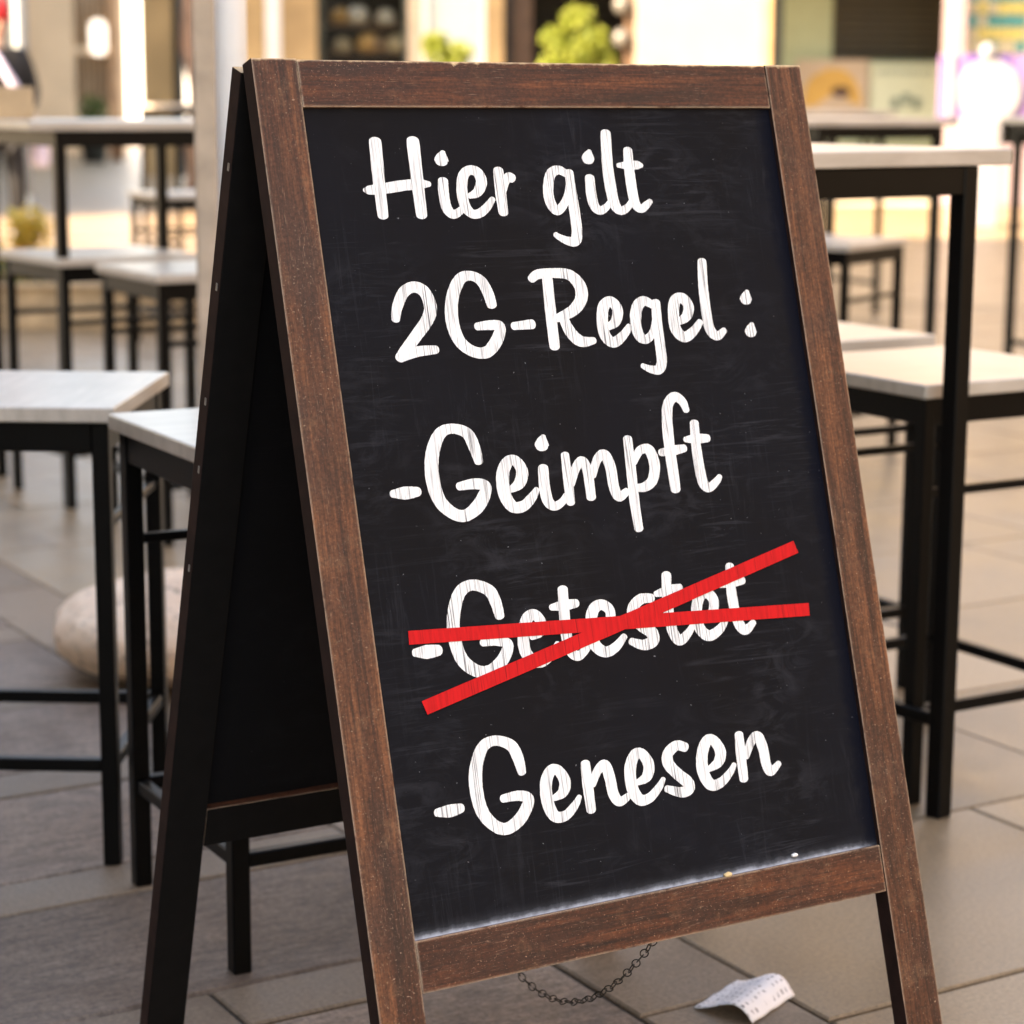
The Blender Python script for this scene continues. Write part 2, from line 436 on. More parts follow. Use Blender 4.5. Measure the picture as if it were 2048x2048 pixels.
# doorway: jambs, open leaf
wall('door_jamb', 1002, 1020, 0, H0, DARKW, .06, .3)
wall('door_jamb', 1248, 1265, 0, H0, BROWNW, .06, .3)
d = wall('door', 1020, 1060, .03, 2.55, BROWNW, .4, .06)
box('door_handle', (.06, -.05, -.2), (.02, .05, .14), METAL, d, .004)
# olive roller shutter in single slats
KR = 25.9/24
x0, x1 = fx(1660)*KR, fx(1895)*KR
for i in range(15):
    z = 1.15+(fz(118)-1.15)*KR+.045+i*.083
    box('shutter_slat', ((x0+x1)/2, 1.98 + .006*(i % 2), z), (x1-x0-.01, .03, .078), OLIVE, cafe, .012)
# stacked upper windows (above the picture)
for i, px in enumerate((620, 900, 1180, 1460, 1740, 2020)):
    f = box('window', (fx(px), .0, 5.0), (1.0, .06, 1.7), BROWNW, cafe, .01)
    box('pane', (0, -.035, 0), (.84, .01, 1.54), GREENF, f)

# goods in the dark window
GOLD = simple('golden_brown_crust', (.26, .14, .045), .6, .4, 14)
BUFF = simple('buff_paper', (.28, .21, .13), .7, .2, 9)
CERAM = simple('pale_ceramic', (.30, .26, .21), .3, .1, 5)
random.seed(11)
glab = ['golden loaf on the left of the dark shop window shelf', 'pale bowl high in the dark shop window', 'white jar at the top right of the dark shop window',
        'round brown loaf low in the dark shop window', 'dark brown bread at the window centre', 'buff paper bag near the right window edge', 'pale pot low at the left of the shop window']
gpos = [(668, 35, GOLD, .11), (705, 38, CERAM, .12), (762, 30, CERAM, .10), (725, 82, GOLD, .13), (748, 70, BROWNW, .12), (785, 85, BUFF, .12), (672, 80, BUFF, .10)]
for zz in (fz(108), fz(50)):
    x0, x1 = fx(630), fx(808); box('window_shelf', ((x0+x1)/2, .5, zz), (x1-x0, .32, .025), BROWNW, cafe, .003)
for (px, py, mt, r_), lb in zip(gpos, glab):
    zb = fz(108)+.0125 if py > 55 else fz(50)+.0125
    o = lathe('goods', [(r_*.6, 0), (r_, r_*.4), (r_*.95, r_*1.0), (r_*.55, r_*1.5), (r_*.1, r_*1.6)], mt, None, (fx(px), YF+.5, zb), 14)
    tag(o, lb, 'goods', 'goods on the shop window shelves')
SMOKE = simple('smoked_glass', (.10, .095, .085), .3, .2, 5)
# globes beside the doorway
for py, lb in ((10, 'upper pale globe beside the dark doorway'), (76, 'lower pale globe beside the dark doorway')):
    o = lathe('globe', [(.02, -.10), (.07, -.07), (.095, 0), (.07, .07), (.02, .10)], SMOKE, None, (fx(1238), YF-.02, fz(py)), 14)
    tag(o, lb, 'ornament', 'pale globes beside the doorway')
    box('bracket', (0, .1, 0), (.02, .16, .02), METAL, o)
# postcards window display
PC = [simple('teal_card', (.05, .30, .32), .6, .3, 30), simple('yellow_card', (.72, .55, .18), .6, .3, 30), simple('sand_card', (.6, .5, .36), .6, .3, 30)]
rk = thing('postcard_rack', (0, YF+.55, 0), 0, 'postcard rack with teal and yellow rows in the right hand shop window', 'rack')
for r_ in range(9):
    z = fz(100)-.20+r_*.135
    box('rail', (fx(2040), .03, z-.06), (1.2, .04, .02), MAUVE, rk)
    for c in range(11):
        k = (0 if r_ % 2 == 0 else 1) if random.random() < .72 else 2
        box('card', (fx(1940)+c*.105, 0, z+random.uniform(-.006, .006)), (.094, .008, .118), PC[k], rk)

# building deep in the left hand street
ORN = simple('apricot_render', (.58, .33, .18), .8, .15, 2)
SLAT = simple('brown_slat_paint', (.26, .16, .085), .7, .15, 5)
OCH = simple('ochre_render', (.74, .53, .345), .8, .12, 1.2)
h_ = thing('street_house', (0, 42, 0), 0, 'ochre house with a slatted brown grille at the far end of the left street', 'building')
def gx(px): return (px-1024)*.00918
def gz(py): return 2.86 - py*.00905
box('wall', ((gx(-160)+gx(140))/2, .25, 3.5), (gx(140)-gx(-160), .5, 7), OCH, h_, .02)
box('wall', ((gx(140)+gx(214))/2, .3, (gz(215))/2), (gx(214)-gx(140), .4, gz(215)), OCH, h_, .02)
box('wall', ((gx(140)+gx(214))/2, .3, 5.1), (gx(214)-gx(140), .4, 3.8), OCH, h_, .02)
box('corner_pilaster', ((gx(214)+gx(236))/2, .22, 3.5), (gx(236)-gx(214), .56, 7), ORN, h_, .02)
box('grille_back', ((gx(140)+gx(214))/2, .42, 2.0), (gx(214)-gx(140)-.01, .05, 2.4), OCH, h_)
for i in range(6):
    px = 150+i*11.6; box('grille_slat', (gx(px), .1, (gz(-5)+gz(213))/2), (.048, .05, gz(-5)-gz(213)), SLAT, h_, .004)
box('grille_rail', ((gx(140)+gx(214))/2, .09, gz(106)), (gx(214)-gx(140), .08, .16), OCH, h_, .01)
bm = bmesh.new()
pr = [(.155*math.cos(a), .155*math.sin(a)+(.17 if math.sin(a) >= 0 else -.17)) for a in [2*math.pi*i/28 for i in range(28)]]
f0 = [bm.verts.new((x, 0, z)) for x, z in pr]; f1 = [bm.verts.new((x, .05, z)) for x, z in pr]
bm.faces.new(f0); bm.faces.new(f1[::-1])
for i in range(28): bm.faces.new((f0[i], f0[(i+1) % 28], f1[(i+1) % 28], f1[i]))
WSIGN = simple('white_enamel', (.9, .9, .88), .3, .02, 3)
GLOW_FACE = simple('added_glow_sign_face', (.9, .9, .88), .3, .02, 3); GLOW_FACE.node_tree.nodes['Principled BSDF'].inputs['Emission Color'].default_value = (1, .97, .92, 1); GLOW_FACE.node_tree.nodes['Principled BSDF'].inputs['Emission Strength'].default_value = .16  # weak emission added so the oval comes out white
tag(link('oval_sign', bm_mesh('oval_sign', bm), GLOW_FACE, None, (gx(191), 41.98, gz(80))), 'white oval sign with added glow, fixed on the slatted brown grille', 'sign')
# pale sunlit house closing the street
f = thing('far_house', (-14.5, 78, 0), 0, 'white sunlit house closing the left street far away', 'building')
box('wall', (0, 2, 4), (14, 4, 8), WHITEP, f, .03)
rf = box('roof', (0, 2, 8.15), (14.6, 4.6, .3), ORN, f, .03)
for i in range(4): box('window', (-4.5+i*3, -.02, 5.2), (1, .06, 1.6), MAUVE, f, .01)
# stone pier at the street corner
f = thing('corner_pier', ((312-1024)*.00568, 26, 0), 0, 'tan stone pier at the street corner beside the tree trunk', 'pier')
box('shaft', (0, 0, 1.9), (.36, .4, 3.4), TAN, f, .02)
box('base', (0, 0, .1), (.44, .48, .2), PALE, f, .02)
box('shutter', (.22, .05, 1.9), (.08, .3, 3.4), DARKW, f, .005)

# shade-giving houses on the left, outside the picture
STONE = simple('shaded_house_stone', (.15, .115, .085), .85, .2, 1)
def house(name, x0, x1, y0, y1, h, label, sd=1):
    f = thing(name, ((x0+x1)/2, (y0+y1)/2, 0), 0, label, 'building')
    box('wall', (0, 0, h/2), (x1-x0, y1-y0, h), STONE, f, .02)
    box('roof', (0, 0, h+.15), (x1-x0+.5, y1-y0+.5, .3), ORN, f, .03)
    ny = max(1, int((y1-y0)/3))
    for i in range(ny):
        for k in range(int(h/3)):
            wd = box('window', (sd*(x1-x0)/2, -(y1-y0)/2+(i+.5)*(y1-y0)/ny, 1.7+k*3), (.08, 1.1, 1.6), BROWNW, f, .01)
            box('pane', (sd*.045, 0, 0), (.01, .9, 1.4), GREENF, wd)
    return f
house('sky_blocker', -5.0, -1.5, -18, -11, 9.0, 'unseen stone house added behind the camera to block sky light')  # unseen block added to hold back sky light from behind
house('sunny_house', 10.5, 18, -14, 20, 11.0, 'pale house on the sunny right side of the square', -1)
bpy.data.objects['sunny_house'].children[0].data.materials[0] = PALE
house('tall_house', -14, -6.2, -14, 8.2, 12.0, 'tall stone house along the left edge of the square')
house('side_house', -16, -8.6, 18.6, 40, 9.5, 'stone house along the left side of the far street')

# ================================================================== THE CHALKBOARD SIGN
O = Vector((-0.26047, 2.25507, 1.18421)); YAW = .53235; LEAN = .28526
U = Vector((math.cos(YAW), math.sin(YAW), 0)); HV = Vector((math.sin(YAW), -math.cos(YAW), 0))
V = Vector((0, 0, -1))*math.cos(LEAN) + HV*math.sin(LEAN)
V2 = Vector((0, 0, -1))*math.cos(LEAN-.0023) - HV*math.sin(LEAN-.0023)
W_, SW, TR, PB, RB, GAP, TH = .68, .0495, .0497, .8821, .9334, .047, .023
def basis(x, y, z, o):
    return Matrix(((x.x, y.x, z.x, o.x), (x.y, y.y, z.y, o.y), (x.z, y.z, z.z, o.z), (0, 0, 0, 1)))
MF = basis(U, -V, U.cross(-V), O)
O2 = O - HV*GAP + U*W_ - Vector((0, 0, .008))
MR = basis(-U, -V2, (-U).cross(-V2), O2)
base = O + U*W_/2 - HV*GAP/2; base.z = 0
board = thing('chalkboard_sign', base, 0, 'folding wooden chalkboard sign with white German lettering standing on the paving', 'chalkboard sign')
TB = Matrix.Translation(-base)
def bpart(name, M, x0, x1, y0, y1, z0, z1, mt, bev=.0014, ground=False, bare=False, parent=board, jit=0):
    bm = bmesh.new(); bmesh.ops.create_cube(bm, size=1)
    for v in bm.verts:
        z = z0 if v.co.z < 0 else z1
        y = y1 if v.co.y > 0 else y0
        if ground and v.co.y < 0:
            y = -(M.translation.z + z*M[2][2] - .001)/M[2][1]
        v.co = Vector((x0 if v.co.x < 0 else x1, y, z))
    if bev: bmesh.ops.bevel(bm, geom=bm.edges[:], offset=bev, segments=2, affect='EDGES', profile=.6)
    me = bm_mesh(name, bm); me.materials.append(mt)
    if bare:
        me.materials.append(BARE)
        for p in me.polygons:
            if p.normal.y > .8: p.material_index = 1
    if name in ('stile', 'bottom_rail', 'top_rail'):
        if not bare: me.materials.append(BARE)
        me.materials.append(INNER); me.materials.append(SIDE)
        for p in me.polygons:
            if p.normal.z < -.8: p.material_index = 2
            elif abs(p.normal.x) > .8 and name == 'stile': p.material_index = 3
    o = bpy.data.objects.new(name, me); COL.objects.link(o); o.parent = parent
    o.matrix_local = TB @ M if parent == board else Matrix.Identity(4)
    return o
PZ = -.006
SIDE = simple('dark_side_brown', (.022, .0095, .0072), .7, .4, 40, .2)  # stile side faces are darker brown than the fronts
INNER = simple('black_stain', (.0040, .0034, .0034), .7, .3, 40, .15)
for M in (MF, MR):
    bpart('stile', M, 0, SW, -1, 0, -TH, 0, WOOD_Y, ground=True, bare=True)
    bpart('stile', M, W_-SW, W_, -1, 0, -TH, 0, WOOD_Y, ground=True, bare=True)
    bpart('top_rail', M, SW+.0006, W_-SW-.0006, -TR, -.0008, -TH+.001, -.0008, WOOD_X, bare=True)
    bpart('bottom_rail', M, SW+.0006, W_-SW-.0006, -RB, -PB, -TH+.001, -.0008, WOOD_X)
    p = bpart('chalk_panel', M, SW-.006, W_-SW+.006, -PB-.006, -TR+.006, PZ-.005, PZ, CHALK if M is MF else CHALK_IN, 0)
    if M is MF: panel = p
# lettering, traced as brush strokes on the panel plane (tenths of a millimetre)
TEXT = [
 ('Hier gilt', [
  [(1279,-837,120),(1262,-1189,119),(1252,-1609,104)],
  [(1712,-834,125),(1700,-1195,125),(1695,-1614,109)],
  [(1085,-1341,46),(1144,-1342,96),(1337,-1325,112),(1534,-1300,112),(1729,-1289,101),(1829,-1291,58)],
  [(2043,-957,49),(2027,-996,105),(2013,-1042,142),(2011,-1057,125)],
  [(2000,-1258,102),(1987,-1395,106),(1999,-1542,105),(2061,-1612,94),(2142,-1585,78),(2213,-1527,59)],
  [(2287,-1424,59),(2391,-1383,99),(2453,-1275,111),(2417,-1175,107),(2320,-1152,99),(2239,-1222,106),(2205,-1379,110),(2218,-1527,106),(2282,-1609,98),(2371,-1611,94),(2469,-1552,87),(2558,-1461,59)],
  [(2673,-1157,103),(2664,-1387,111),(2664,-1610,99)],
  [(2691,-1388,71),(2736,-1285,83),(2786,-1230,96),(2824,-1246,100)],
  [(3514,-1210,81),(3410,-1162,97),(3309,-1207,105),(3253,-1357,108),(3253,-1498,108),(3315,-1600,100),(3404,-1552,89),(3488,-1422,73),(3525,-1281,65)],
  [(3541,-1188,89),(3537,-1382,105),(3540,-1646,113),(3534,-1828,113),(3498,-1932,112),(3405,-1931,92),(3303,-1886,68),(3262,-1857,56)],
  [(3834,-961,49),(3818,-998,103),(3804,-1043,140),(3802,-1058,123)],
  [(3789,-1252,102),(3779,-1427,110),(3799,-1562,105),(3864,-1612,93),(3953,-1573,73),(4011,-1513,57)],
  [(4076,-764,111),(4040,-1125,119),(4045,-1453,122),(4076,-1580,110),(4142,-1618,94),(4228,-1579,74),(4279,-1519,57)],
  [(4328,-955,99),(4310,-1190,111),(4313,-1458,111),(4338,-1569,103),(4400,-1603,90),(4473,-1560,78),(4525,-1523,58)],
  [(4172,-1122,49),(4305,-1122,95),(4426,-1121,91),(4476,-1126,50)],
 ]),
 ('2G-Regel:', [
  [(1236,-2679,81),(1271,-2556,100),(1368,-2404,110),(1496,-2354,115),(1608,-2414,120),(1651,-2573,125),(1591,-2703,124),(1447,-2852,119),(1299,-3000,114),(1224,-3075,99)],
  [(1226,-3066,104),(1422,-3019,109),(1646,-3009,86)],
  [(2371,-2579,102),(2342,-2443,112),(2279,-2318,107),(2163,-2262,102),(2034,-2297,116),(1917,-2487,126),(1879,-2728,130),(1934,-2937,120),(2080,-3054,116),(2244,-3063,121),(2381,-2936,122),(2429,-2808,107),(2316,-2788,102),(2162,-2795,82)],
  [(2597,-2811,83),(2819,-2802,103)],
  [(3088,-2286,109),(3070,-2660,114),(3058,-3052,108)],
  [(2890,-2324,84),(2977,-2277,104),(3162,-2269,104),(3360,-2296,115),(3472,-2413,130),(3470,-2552,130),(3357,-2672,119),(3171,-2744,94),(3078,-2754,74)],
  [(3207,-2740,99),(3275,-2906,119),(3388,-3012,119),(3551,-3013,75)],
  [(3716,-2885,65),(3853,-2826,105),(3902,-2696,116),(3832,-2602,111),(3735,-2651,120),(3690,-2813,120),(3702,-2970,120),(3793,-3045,115),(3922,-2981,95),(4022,-2884,70)],
  [(4382,-2679,76),(4260,-2615,107),(4158,-2682,121),(4110,-2858,121),(4143,-3000,111),(4229,-3029,96),(4324,-2945,76),(4394,-2769,76)],
  [(4407,-2637,97),(4390,-2846,107),(4383,-3101,111),(4376,-3280,111),(4322,-3368,106),(4218,-3360,81),(4120,-3316,55)],
  [(4635,-2873,66),(4774,-2812,107),(4825,-2698,118),(4755,-2602,113),(4654,-2639,123),(4610,-2805,122),(4621,-2954,122),(4718,-3034,117),(4849,-2971,97),(4949,-2877,72)],
  [(5090,-2208,98),(5057,-2488,108),(5049,-2799,113),(5066,-2968,113),(5147,-3042,103),(5254,-2985,67)],
  [(5640,-2565,48),(5623,-2604,101),(5608,-2651,138),(5605,-2667,121)],
  [(5642,-2932,48),(5624,-2971,101),(5609,-3019,137),(5606,-3034,121)],
 ]),
 ('-Geimpft', [
  [(937,-4435,78),(1083,-4439,131),(1219,-4437,96)],
  [(1962,-4190,89),(1934,-4039,116),(1869,-3888,116),(1700,-3829,102),(1554,-3877,119),(1442,-4069,132),(1405,-4311,136),(1451,-4548,127),(1591,-4694,119),(1738,-4723,123),(1906,-4621,133),(2004,-4459,111),(1888,-4413,111),(1696,-4424,84)],
  [(2284,-4510,63),(2403,-4450,116),(2454,-4329,121),(2396,-4217,108),(2305,-4217,116),(2224,-4333,130),(2208,-4535,129),(2283,-4682,120),(2412,-4689,112),(2529,-4608,94),(2599,-4530,58)],
  [(2766,-3985,51),(2748,-4026,108),(2733,-4075,146),(2731,-4092,128)],
  [(2713,-4313,104),(2698,-4508,113),(2715,-4661,113),(2787,-4722,95),(2886,-4685,77),(2945,-4621,63)],
  [(2998,-4198,86),(2993,-4441,100),(2985,-4702,91)],
  [(3021,-4512,77),(3107,-4347,91),(3194,-4277,96),(3243,-4392,105),(3243,-4670,100)],
  [(3296,-4443,78),(3384,-4276,92),(3478,-4234,110),(3532,-4369,115),(3541,-4579,110),(3587,-4692,105),(3694,-4643,78)],
  [(3799,-4086,97),(3790,-4389,106),(3774,-4762,106),(3780,-5052,96)],
  [(3833,-4346,69),(3931,-4225,93),(4048,-4226,112),(4093,-4390,116),(4040,-4550,111),(3931,-4616,102),(3815,-4616,78)],
  [(4601,-3834,71),(4562,-3732,94),(4471,-3678,108),(4372,-3760,113),(4330,-3959,117),(4314,-4265,117),(4315,-4502,117),(4314,-4677,107)],
  [(4195,-4266,79),(4358,-4255,108),(4502,-4242,84)],
  [(4682,-3978,99),(4663,-4221,108),(4668,-4507,113),(4690,-4642,113),(4753,-4693,99),(4865,-4630,80),(4914,-4582,57)],
  [(4535,-4149,61),(4675,-4150,108),(4827,-4156,85)],
 ]),
 ('-Getestet', [
  [(945,-6034,82),(1075,-6042,138),(1207,-6042,111)],
  [(1957,-5783,94),(1932,-5632,113),(1870,-5506,117),(1690,-5434,112),(1538,-5494,121),(1437,-5696,125),(1406,-5929,125),(1456,-6159,125),(1596,-6294,125),(1754,-6321,126),(1919,-6228,126),(2006,-6080,108),(1883,-6028,98),(1720,-6025,79)],
  [(2295,-6038,61),(2399,-5997,99),(2433,-5905,104),(2364,-5812,109),(2277,-5839,118),(2205,-5975,118),(2196,-6166,118),(2283,-6284,113),(2392,-6300,104),(2515,-6228,85),(2592,-6136,57)],
  [(2741,-5589,105),(2720,-5840,110),(2709,-6082,114),(2740,-6236,109),(2816,-6294,100),(2926,-6229,81),(2972,-6161,62)],
  [(2580,-5761,67),(2733,-5756,110),(2882,-5751,86)],
  [(3084,-6057,62),(3244,-5997,96),(3276,-5873,106),(3184,-5799,111),(3076,-5843,120),(3022,-5996,120),(3032,-6193,120),(3146,-6292,115),(3281,-6259,101),(3409,-6159,68)],
  [(3814,-5799,93),(3682,-5794,112),(3576,-5862,117),(3553,-5963,121),(3635,-6067,126),(3753,-6159,131),(3752,-6249,126),(3629,-6276,111),(3486,-6222,77)],
  [(4040,-5573,103),(4008,-5835,113),(4004,-6084,113),(4039,-6228,112),(4104,-6283,108),(4223,-6209,83),(4287,-6136,59)],
  [(3877,-5761,64),(4048,-5741,113),(4195,-5725,79)],
  [(4396,-6083,64),(4553,-6041,99),(4600,-5912,109),(4524,-5820,114),(4421,-5854,119),(4359,-5999,118),(4365,-6175,118),(4469,-6276,118),(4615,-6230,99),(4721,-6135,65)],
  [(4871,-5562,95),(4847,-5824,110),(4857,-6080,115),(4895,-6216,115),(4964,-6270,105),(5076,-6201,70)],
  [(4700,-5748,70),(4871,-5738,115),(5015,-5735,85)],
 ]),
 ('-Genesen', [
  [(948,-7631,80),(1087,-7636,125),(1220,-7628,93)],
  [(1965,-7381,82),(1941,-7226,111),(1878,-7091,111),(1707,-7020,103),(1556,-7066,115),(1449,-7259,126),(1418,-7484,130),(1455,-7708,122),(1574,-7862,118),(1711,-7909,122),(1882,-7827,127),(1998,-7664,111),(1893,-7606,103),(1706,-7607,82)],
  [(2283,-7695,58),(2405,-7650,108),(2449,-7544,116),(2389,-7425,104),(2305,-7410,112),(2227,-7522,120),(2212,-7710,120),(2272,-7871,116),(2401,-7887,103),(2527,-7801,83),(2595,-7722,50)],
  [(2719,-7398,96),(2712,-7637,109),(2712,-7881,96)],
  [(2770,-7624,75),(2854,-7497,92),(2952,-7447,105),(2991,-7593,113),(3007,-7757,109),(3069,-7846,101),(3186,-7805,72)],
  [(3309,-7688,59),(3439,-7642,110),(3485,-7525,119),(3422,-7402,106),(3333,-7396,114),(3254,-7523,123),(3240,-7716,122),(3311,-7861,118),(3435,-7865,102),(3567,-7776,81),(3639,-7695,51)],
  [(3968,-7408,99),(3860,-7375,107),(3743,-7442,115),(3730,-7549,120),(3823,-7668,120),(3937,-7777,124),(3937,-7852,115),(3829,-7864,107),(3663,-7802,72)],
  [(4221,-7680,60),(4358,-7623,112),(4404,-7514,121),(4339,-7389,108),(4251,-7381,117),(4167,-7513,125),(4148,-7698,125),(4224,-7844,120),(4355,-7839,104),(4493,-7749,78),(4557,-7676,52)],
  [(4677,-7370,96),(4664,-7596,109),(4658,-7849,96)],
  [(4727,-7616,74),(4818,-7472,96),(4915,-7423,110),(4964,-7571,114),(4976,-7735,109),(5022,-7818,101),(5140,-7750,66)],
 ]),
 ('red', [
  [(893,-5880,137),(2866,-5986,143),(5843,-6144,140)],
  [(962,-6590,144),(3289,-6042,149),(5784,-5442,143)],
 ]),
]

AN = .855
def spline(pts, k=7):
    out = []
    P = [pts[0]] + pts + [pts[-1]]
    for i in range(1, len(P)-2):
        a, b, c, d = P[i-1], P[i], P[i+1], P[i+2]
        for j in range(k):
            t = j/k
            out.append(tuple(.5*(2*b[q] + (c[q]-a[q])*t + (2*a[q]-5*b[q]+4*c[q]-d[q])*t*t + (3*b[q]-a[q]-3*c[q]+d[q])*t**3) for q in range(3)))
    out.append(pts[-1]); return out
def stroke(bm, q, z0, butt=False):
    pts = [(x*AN*1e-4, y*1e-4, w_*1e-4) for x, y, w_ in q]
    if not butt: pts = [(x, y, w_) for x, y, w_ in pts]
    sm = spline(pts, 8)
    n_ = len(sm); L = []; Rr = []
    rnd = random.Random(int(q[0][0]*7+q[0][1]))
    for i, (x, y, w_) in enumerate(sm):
        a = sm[max(0, i-1)]; b = sm[min(n_-1, i+1)]
        t = Vector((b[0]-a[0], b[1]-a[1])).normalized(); nn = Vector((-t.y, t.x))
        r = w_/2 * (1 if butt else 1 + rnd.uniform(-.025, .025))
        L.append((x+nn.x*r, y+nn.y*r)); Rr.append((x-nn.x*r, y-nn.y*r))
    def cap(i, sgn):
        x, y, w_ = sm[i]; o = sm[1] if i == 0 else sm[-2]
        t = Vector((x-o[0], y-o[1])).normalized(); nn = Vector((-t.y, t.x)); r = w_/2
        return [(x + nn.x*r*math.cos(a) + t.x*r*.75*math.sin(a), y + nn.y*r*math.cos(a) + t.y*r*.75*math.sin(a)) for a in [math.pi*k/8 for k in range(1, 8)]]
    def mk(p, z): return bm.verts.new((p[0]/AN, p[1], z))
    dz = 5e-7
    lv = [mk(p, z0+i*dz*4) for i, p in enumerate(L)]; rv = [mk(p, z0+i*dz*4) for i, p in enumerate(Rr)]
    for i in range(n_-1): bm.faces.new((lv[i], rv[i], rv[i+1], lv[i+1]))
    if not butt:
        cs = [mk(p, z0) for p in cap(0, 1)]; bm.faces.new([rv[0], lv[0]] + cs[::-1] if False else [lv[0]] + cs[::-1] + [rv[0]])
        ce = [mk(p, z0+(n_-1)*dz*4) for p in cap(n_-1, 1)]; bm.faces.new([rv[-1]] + ce[::-1] + [lv[-1]] if False else [lv[-1]] + ce + [rv[-1]])
names = {'Hier gilt': 'white painted line reading Hier gilt', '2G-Regel:': 'white painted line reading 2G-Regel:', '-Geimpft': 'white painted line reading -Geimpft',
         '-Getestet': 'white painted line reading -Getestet under the red strokes', '-Genesen': 'white painted line reading -Genesen'}
def up_normals(bm):
    bm.normal_update()
    for f_ in bm.faces:
        if f_.normal.z < 0: f_.normal_flip()
for word, strokes in TEXT:
    if word == 'red':
        for i, q in enumerate(strokes):
            bm = bmesh.new(); stroke(bm, q, PZ+.0012+.0003*i, True); up_normals(bm)
            me = bpy.data.meshes.new('red_stroke'); bm.to_mesh(me); bm.free(); me.materials.append(RED)
            o = bpy.data.objects.new('red_stroke', me); COL.objects.link(o); o.parent = panel
            o['label'] = ('nearly level red crossing-out stroke', 'steeper red crossing-out stroke')[i]
    else:
        bm = bmesh.new()
        for i, q in enumerate(strokes): stroke(bm, q, PZ+.0003+.00012*(i % 4))
        up_normals(bm)
        me = bpy.data.meshes.new('lettering'); bm.to_mesh(me); bm.free(); me.materials.append(WHITE)
        o = bpy.data.objects.new('lettering', me); COL.objects.link(o); o.parent = panel; o['label'] = names[word]
# staples along the rear frame, chain between the two bottom rails
STEEL = simple('dull_steel', (.45, .43, .40), .4, .2, 50, .5, .8)
IRON = simple('dark_chain_iron', (.040, .033, .027), .6, .3, 60, .4, .3)
for y in (-.10, -.23, -.36, -.44, -.56):
    o = box('staple', (W_+.0005, y, -TH*.72), (.001, .008, .003), STEEL); o.parent = board; o.matrix_local = TB @ MR @ Matrix.Translation((W_+.0006, y, -TH*.72))
ring = [(.0072*math.cos(a)*(1 if abs(math.cos(a)) < .5 else 1), .0042*math.sin(a), 0) for a in [2*math.pi*i/14 for i in range(14)]]
lme = tube_me('chain_link', ring, .0007, 6, True); lme.materials.append(IRON)
A = MF @ Vector((.357, -.915, -TH)); B = MR @ Vector((W_-.357, -.915, -TH))
N = 64; SAG = .172
def chain(t): p = A.lerp(B, t); return p - Vector((0, 0, SAG*4*t*(1-t)))
cum = [0]; smp = [chain(i/400) for i in range(401)]
for a, b in zip(smp, smp[1:]): cum.append(cum[-1]+(b-a).length)
pitch = .0118; s = 0; i = 0; j = 0
while s < cum[-1]:
    while j < 399 and cum[j+1] < s: j += 1
    p = smp[j]; t = (smp[j+1]-smp[j]).normalized()
    side = t.cross(Vector((0, 0, 1))).normalized(); up = side.cross(t)
    a = R(45 if i % 2 else -45) + random.uniform(-.3, .3)
    y = side*math.cos(a) + up*math.sin(a); z = t.cross(y)
    o = bpy.data.objects.new('chain_link', lme); COL.objects.link(o); o.parent = board
    o.matrix_local = TB @ basis(t, y, z, p)
    s += pitch; i += 1

# crumbs of chalk on the ledge of the lower rail
CRUMB = simple('chalk_crumb_white', (.85, .82, .78), .9, .05, 50); CRUMBY = simple('chalk_crumb_ochre', (.75, .52, .26), .9, .1, 50)
for (cu, cv, r_), mt, lb in (((.516, -.8748, .0028), CRUMB, 'tiny white chalk crumb on the right part of the chalkboard ledge'), ((.426, -.8806, .0036), CRUMBY, 'tiny ochre chalk crumb at the middle of the chalkboard ledge')):
    bm = bmesh.new(); bmesh.ops.create_icosphere(bm, subdivisions=2, radius=1)
    for v in bm.verts: v.co = Vector((v.co.x*r_*1.5, v.co.y*r_*.8, v.co.z*r_)) * (1+.25*noise.noise(v.co*1.7))
    o = link('chalk_crumb', bm_mesh('chalk_crumb', bm), mt)
    o.matrix_world = MF @ Matrix.Translation((cu, cv, PZ + r_*.9))
    tag(o, lb, 'chalk crumb')

# ================================================================== BAR STOOLS AND HIGH TABLES
STN = 'grey topped black bar stools'
def make_stool():
    t = thing('bar_stool', group=STN)
    box('seat', (0, 0, .6885), (.43, .43, .023), TOP, t, .003, 0, 2)
    for sx in (-1, 1):
        box('middle_rail', (0, sx*.19, .52), (.355, .014, .014), METAL, t, .002)
        box('apron_bar', (sx*.19, 0, .654), (.02, .355, .044), METAL, t, .002)
        box('apron_bar', (0, sx*.19, .654), (.355, .02, .044), METAL, t, .002)
        box('foot_rail', (sx*.19, 0, .155), (.018, .355, .020), METAL, t, .002)
        box('foot_rail', (0, sx*.19, .155), (.355, .018, .020), METAL, t, .002)
        for sy in (-1, 1):
            l = box('leg', (sx*.19, sy*.19, .338), (.0255, .0255, .676), METAL, t, .002)
            box('glide', (0, 0, -.336), (.021, .021, .006), METAL, l)
    return t
stools = [
 ((-.785, 3.437), 88, 'nearest bar stool at the left edge with its grey seat cut by the frame'),
 ((-.285, 3.074), 29, 'bar stool half hidden behind the open left side of the chalkboard sign'),
 ((-1.19, 6.44), 35, 'far left bar stool next to the yellow flowers, seat partly under the high table'),
 ((-.823, 5.92), 31, 'far left bar stool in front of the pale post, overlapping another stool seat'),
 ((.727, 3.816), 31, 'near right bar stool with bright seat behind the high table leg'),
 ((.518, 4.36), 31, 'bar stool just behind the near right stool, half hidden by the chalkboard'),
 ((.984, 7.24), 55, 'bar stool farther back on the right under the near table top'),
 ((-1.50, 10.4), 31, 'small distant bar stool on the left beside the pale post'),
]
proto = make_stool()
for i, (p, a, lb) in enumerate(stools):
    o = proto if i == 0 else copy_tree(proto)
    o.location = (p[0], p[1], 0); o.rotation_euler = (0, 0, R(a)); tag(o, lb, 'bar stool', STN)
TBN = 'high bar tables on the square'
